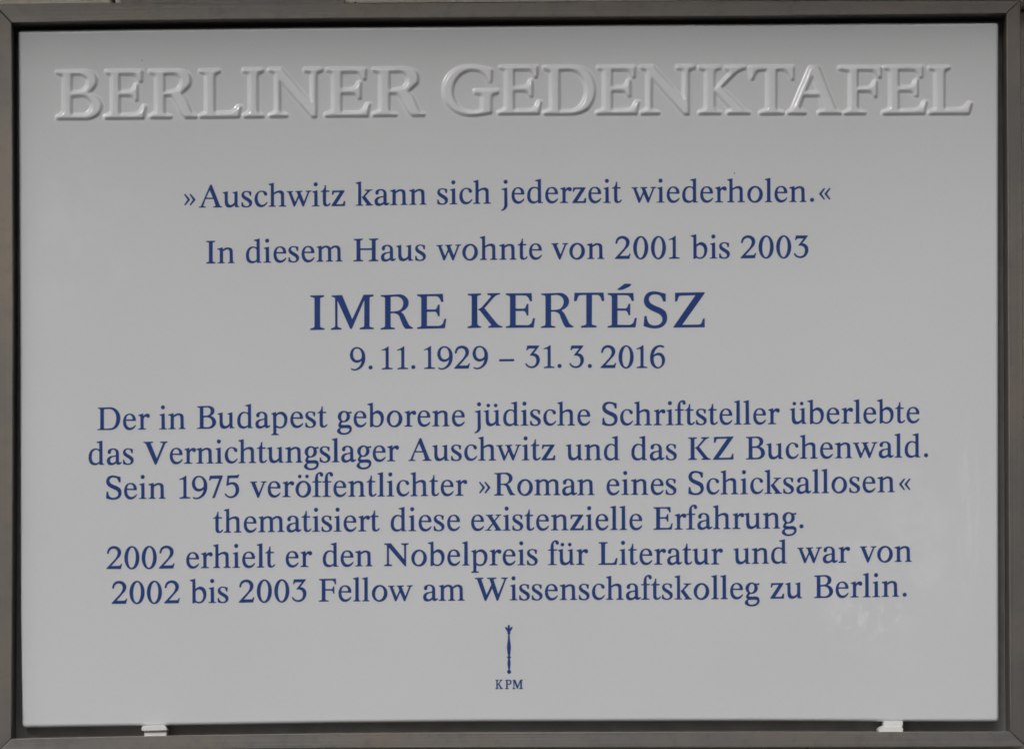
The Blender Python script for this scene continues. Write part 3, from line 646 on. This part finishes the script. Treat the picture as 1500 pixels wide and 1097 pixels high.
# porcelain maker's mark: sceptre over three small capitals
half = [(1, 99), (9, 102), (12, 110), (12, 134), (15, 147), (36, 129), (47, 127), (51, 133), (46, 150), (30, 176), (16, 195), (15, 202), (22, 207), (22, 214), (12, 219), (10, 240), (11, 270), (15, 320), (22, 365), (26, 400),
        (25, 435), (19, 490), (12, 528), (12, 541), (26, 545), (27, 553), (17, 562), (12, 570), (14, 590), (20, 625), (19, 655), (14, 690), (9, 722), (9, 727), (20, 735), (27, 752), (22, 768), (10, 779), (0.5, 781)]
axis = lambda y: 289 + (y - 100) * 0.0055
poly = [(axis(y) + x, y) for x, y in half] + [(axis(y) - x, y) for x, y in half[::-1]]
poly = np.array(poly) / 9.533 + np.array([715, 905])
ink_object('sceptre_emblem', [(p, t, 0) for p, t, _ in tess([(1, poly)])], INK)
placed = []
for c, xl, w in (('K', 726.0, 10.5), ('P', 740.3, 8.8), ('M', 750.9, 14.8)):
    g = BIG[c] if c != 'P' else glyph(RAW['P']); b = bbox(g); kx = w / (b[1] - b[0]); ky = 13.0 / (-b[2])
    for pts, tri, k in tess(g, 1.7): placed.append((np.stack([xl + (pts[:, 0] - b[0]) * kx, 1008.9 + pts[:, 1] * ky], 1), tri, k))
ink_object('maker_initials', placed, INK)
# two pinhole specks burnt into the glaze
for sx, sy, r in ((208.3, 88.4, 0.8), (1075.9, 253.6, 1.0)):
    a = np.linspace(0, 2 * math.pi, 11)[:-1]; rr = r * (1 + 0.25 * np.sin(3 * a + sx))
    ink_object('glaze_speck', [(np.stack([sx + rr * np.cos(a), sy + rr * np.sin(a)], 1), np.array([(0, i, i + 1) for i in range(1, 9)]), 0)], SPECK)

# ------------------------------------------------------------------ white plastic wedges under the plate
def wedge(name, px, y0, y1, parent):
    """outline in photograph px on the wedge's front plane, rounded, extruded back into the gap"""
    P = at(px, y0); n = len(P)
    V = list(P) + [p + np.array([0, y1 - y0, 0]) for p in P]
    F = [tuple(range(n))[::-1], tuple(range(n, 2 * n))] + [(i, (i + 1) % n, n + (i + 1) % n, n + i) for i in range(n)]
    o = mesh_obj(name, V, F, WHITE_PLASTIC, parent)
    bm = bmesh.new(); bm.from_mesh(o.data); bmesh.ops.recalc_face_normals(bm, faces=bm.faces); bm.to_mesh(o.data); bm.free()
    b = o.modifiers.new('bevel', 'BEVEL'); b.width = 0.00045; b.segments = 3; b.limit_method = 'ANGLE'; b.angle_limit = R_(40)
    return o
s1 = thing('plastic_spacer', 'white plastic spacer below left part of plaque, wider wedge stacked on narrower one', 'spacer', group='white spacers under the plaque')
wedge('wedge', [(207.2, 1064.8), (209.5, 1063.4), (222, 1062.6), (241, 1062.3), (243.6, 1065.2), (244.8, 1069.6), (230, 1070.6), (209, 1070.9), (207.3, 1069.2)], -0.0035, 0.010, s1)
wedge('wedge', [(211.2, 1070.6), (226, 1071.2), (243.4, 1070.2), (244.2, 1080), (211.4, 1080)], -0.0015, 0.011, s1)
s2 = thing('plastic_spacer', 'white plastic spacer below right part of plaque, narrow wedge standing on wider one', 'spacer', group='white spacers under the plaque')
wedge('wedge', [(1294.2, 1056.4), (1322.9, 1056.2), (1322.6, 1064.2), (1294.4, 1064.6)], -0.0015, 0.010, s2)
wedge('wedge', [(1288.6, 1064.3), (1292, 1063.6), (1320.5, 1063.9), (1323.0, 1066.4), (1323.0, 1075), (1289, 1075), (1287.2, 1069.5), (1287.4, 1066.2)], -0.0032, 0.011, s2)
